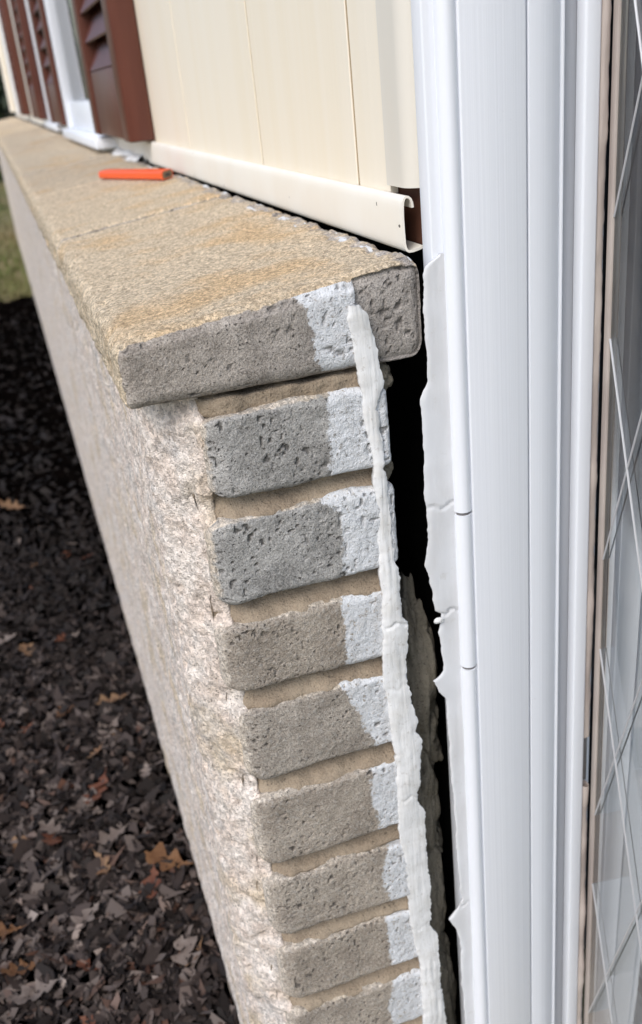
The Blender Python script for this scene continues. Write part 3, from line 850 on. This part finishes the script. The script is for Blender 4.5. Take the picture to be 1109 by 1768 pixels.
for x, y, s, mi in spots:
    leaf(x * .715, y * .715, s * .62, mi, rl.randrange(5), rl.uniform(0, 6.28), (rl.uniform(-.25, .25), rl.uniform(-.25, .25)), .045, 'large')
for k in range(70):
    y = .62 + 1.4 * rl.random() ** 1.3
    x = rl.uniform(-.36, .03)
    leaf(x, y, rl.uniform(.022, .038), rl.choice((0, 2, 2, 3, 2, 3, 0)), rl.randrange(5), rl.uniform(0, 6.28), (rl.uniform(-.45, .45), rl.uniform(-.45, .45)), .038 + rl.uniform(0, .01))
# uncountable fragments
N = 52000
yy = .45 + 4.3 * RNG.random(N) ** 1.35
xx = np.where(RNG.random(N) < .75, RNG.uniform(-.36, .044, N), RNG.uniform(-1.8, -.4, N))
sz = RNG.uniform(.0024, .0056, N) * np.where(RNG.random(N) < .15, 1.7, 1)
keep = RNG.random(N) < .55 + .6 * sstep(-.7, .3, vnoise(np.column_stack([xx * 9, yy * 9, xx * 0]), 91))
keep &= RNG.random(N) < np.interp(yy, [0, 1.35, 2.1, 4.8], [1, 1, .12, .02])
xx, yy, sz = xx[keep], yy[keep], sz[keep]; N = len(xx)
ang = RNG.uniform(0, 6.28, N); el_ = RNG.uniform(1.3, 3.2, N)
K = 6
base = []
for j in range(K):
    a = j / K * 2 * math.pi
    rad = RNG.uniform(.45, 1.25, N)
    base.append((np.cos(a) * rad, np.sin(a) * rad * el_))
tx, ty = RNG.normal(0, .45, N), RNG.normal(0, .45, N)
cv = RNG.uniform(-.9, 1.2, N)
V = np.zeros((N, K, 3))
for j in range(K):
    lx, ly = base[j][0] * sz, base[j][1] * sz
    V[:, j, 0] = xx + lx * np.cos(ang) - ly * np.sin(ang)
    V[:, j, 1] = yy + lx * np.sin(ang) + ly * np.cos(ang)
    V[:, j, 2] = -H + .040 + tx * lx + ty * ly * .6 + cv * lx * lx / sz + RNG.uniform(-.004, .006, N)
V[:, :, 0] = np.minimum(V[:, :, 0], .0468)
V[:, :, 2] = np.maximum(V[:, :, 2], -H + .022)
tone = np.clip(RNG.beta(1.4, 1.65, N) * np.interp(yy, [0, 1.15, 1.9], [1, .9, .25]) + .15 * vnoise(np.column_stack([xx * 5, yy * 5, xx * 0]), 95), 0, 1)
ids = np.arange(N * K).reshape(N, K)
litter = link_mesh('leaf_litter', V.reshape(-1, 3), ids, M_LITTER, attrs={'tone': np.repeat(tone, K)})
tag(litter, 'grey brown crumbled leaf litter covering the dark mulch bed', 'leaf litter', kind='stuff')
# grass
N = 26000
gx = RNG.uniform(-2.6, .5, N); gy = BED_Y + 14 * RNG.random(N) ** 1.6
hh = RNG.uniform(.025, .07, N); an = RNG.uniform(0, 6.28, N); bw = RNG.uniform(.003, .006, N) * (1 + .12 * (gy - BED_Y))
lx, ly = RNG.normal(0, .03, N), RNG.normal(0, .03, N)
V = np.zeros((N, 3, 3))
V[:, 0] = np.column_stack([gx - bw * np.cos(an), gy - bw * np.sin(an), np.full(N, -H - .002)])
V[:, 1] = np.column_stack([gx + bw * np.cos(an), gy + bw * np.sin(an), np.full(N, -H - .002)])
V[:, 2] = np.column_stack([gx + lx, gy + ly, -H + hh])
tone = np.clip(.5 + .55 * fbm(np.column_stack([gx * 2.2, gy * 1.1, gx * 0]), 3, 9) + RNG.normal(0, .12, N), 0, 1)
gr = link_mesh('grass', V.reshape(-1, 3), np.arange(N * 3).reshape(N, 3), M_GRASS, attrs={'tone': np.repeat(tone, 3)})
tag(gr, 'short patchy green and straw coloured grass beyond the mulch', 'grass', kind='stuff')

# ---------------------------------------------------------------- dark evergreens past the end of the house
def shrub(x, y, hgt, rad, label, seed):
    S = thing('evergreen_shrub', label, 'shrub', (x, y, -H), 'evergreens past the end of the house')
    rng = np.random.default_rng(seed)
    v = []; f = []
    for k in range(6):
        a = rng.uniform(0, 6.28); rr = .25 * rad
        tip = np.array([x + math.cos(a) * rad * .7, y + math.sin(a) * rad * .7, -H + hgt * rng.uniform(.6, .9)])
        b = len(v); root = np.array([x + math.cos(a) * .04, y + math.sin(a) * .04, -H - .02])
        for c, r_ in ((root, .045), ((root + tip) / 2 + rng.normal(0, .06, 3), .028), (tip, .008)):
            for j in range(6): v.append(tuple(c + r_ * np.array([math.cos(j), math.sin(j), 0])))
        for s_ in range(2):
            for j in range(6): f.append((b + s_ * 6 + j, b + s_ * 6 + (j + 1) % 6, b + s_ * 6 + 6 + (j + 1) % 6, b + s_ * 6 + 6 + j))
    link_mesh('trunk', v, f, M_BARK, S)
    N = 9000
    cl = rng.normal(0, 1, (60, 3)); cl /= np.linalg.norm(cl, axis=1)[:, None]; cl *= rng.uniform(.35, .95, 60)[:, None]
    p = cl[rng.integers(0, 60, N)] + rng.normal(0, .16, (N, 3))
    c = p * np.array([rad, rad, hgt * .5]) + np.array([x, y, -H + hgt * .55])
    c[:, 2] = np.maximum(c[:, 2], -H + .03)
    a = rng.normal(0, 1, (N, 3)); a /= np.linalg.norm(a, axis=1)[:, None]
    b = np.cross(a, rng.normal(0, 1, (N, 3))); b /= np.linalg.norm(b, axis=1)[:, None]
    s_ = rng.uniform(.03, .06, N)[:, None]
    V = np.stack([c - a * s_ * 1.6, c + b * s_ * .6, c + a * s_ * 1.6, c - b * s_ * .6], 1)
    link_mesh('crown', V.reshape(-1, 3), np.arange(N * 4).reshape(N, 4), M_SHRUB, S)
shrub(-.15, 12.5, 3.4, 1.1, 'dark evergreen shrub growing past the far end of the ledge', 3)
shrub(1.2, 14.5, 4.2, 1.4, 'taller dark evergreen shrub standing behind the house corner', 4)
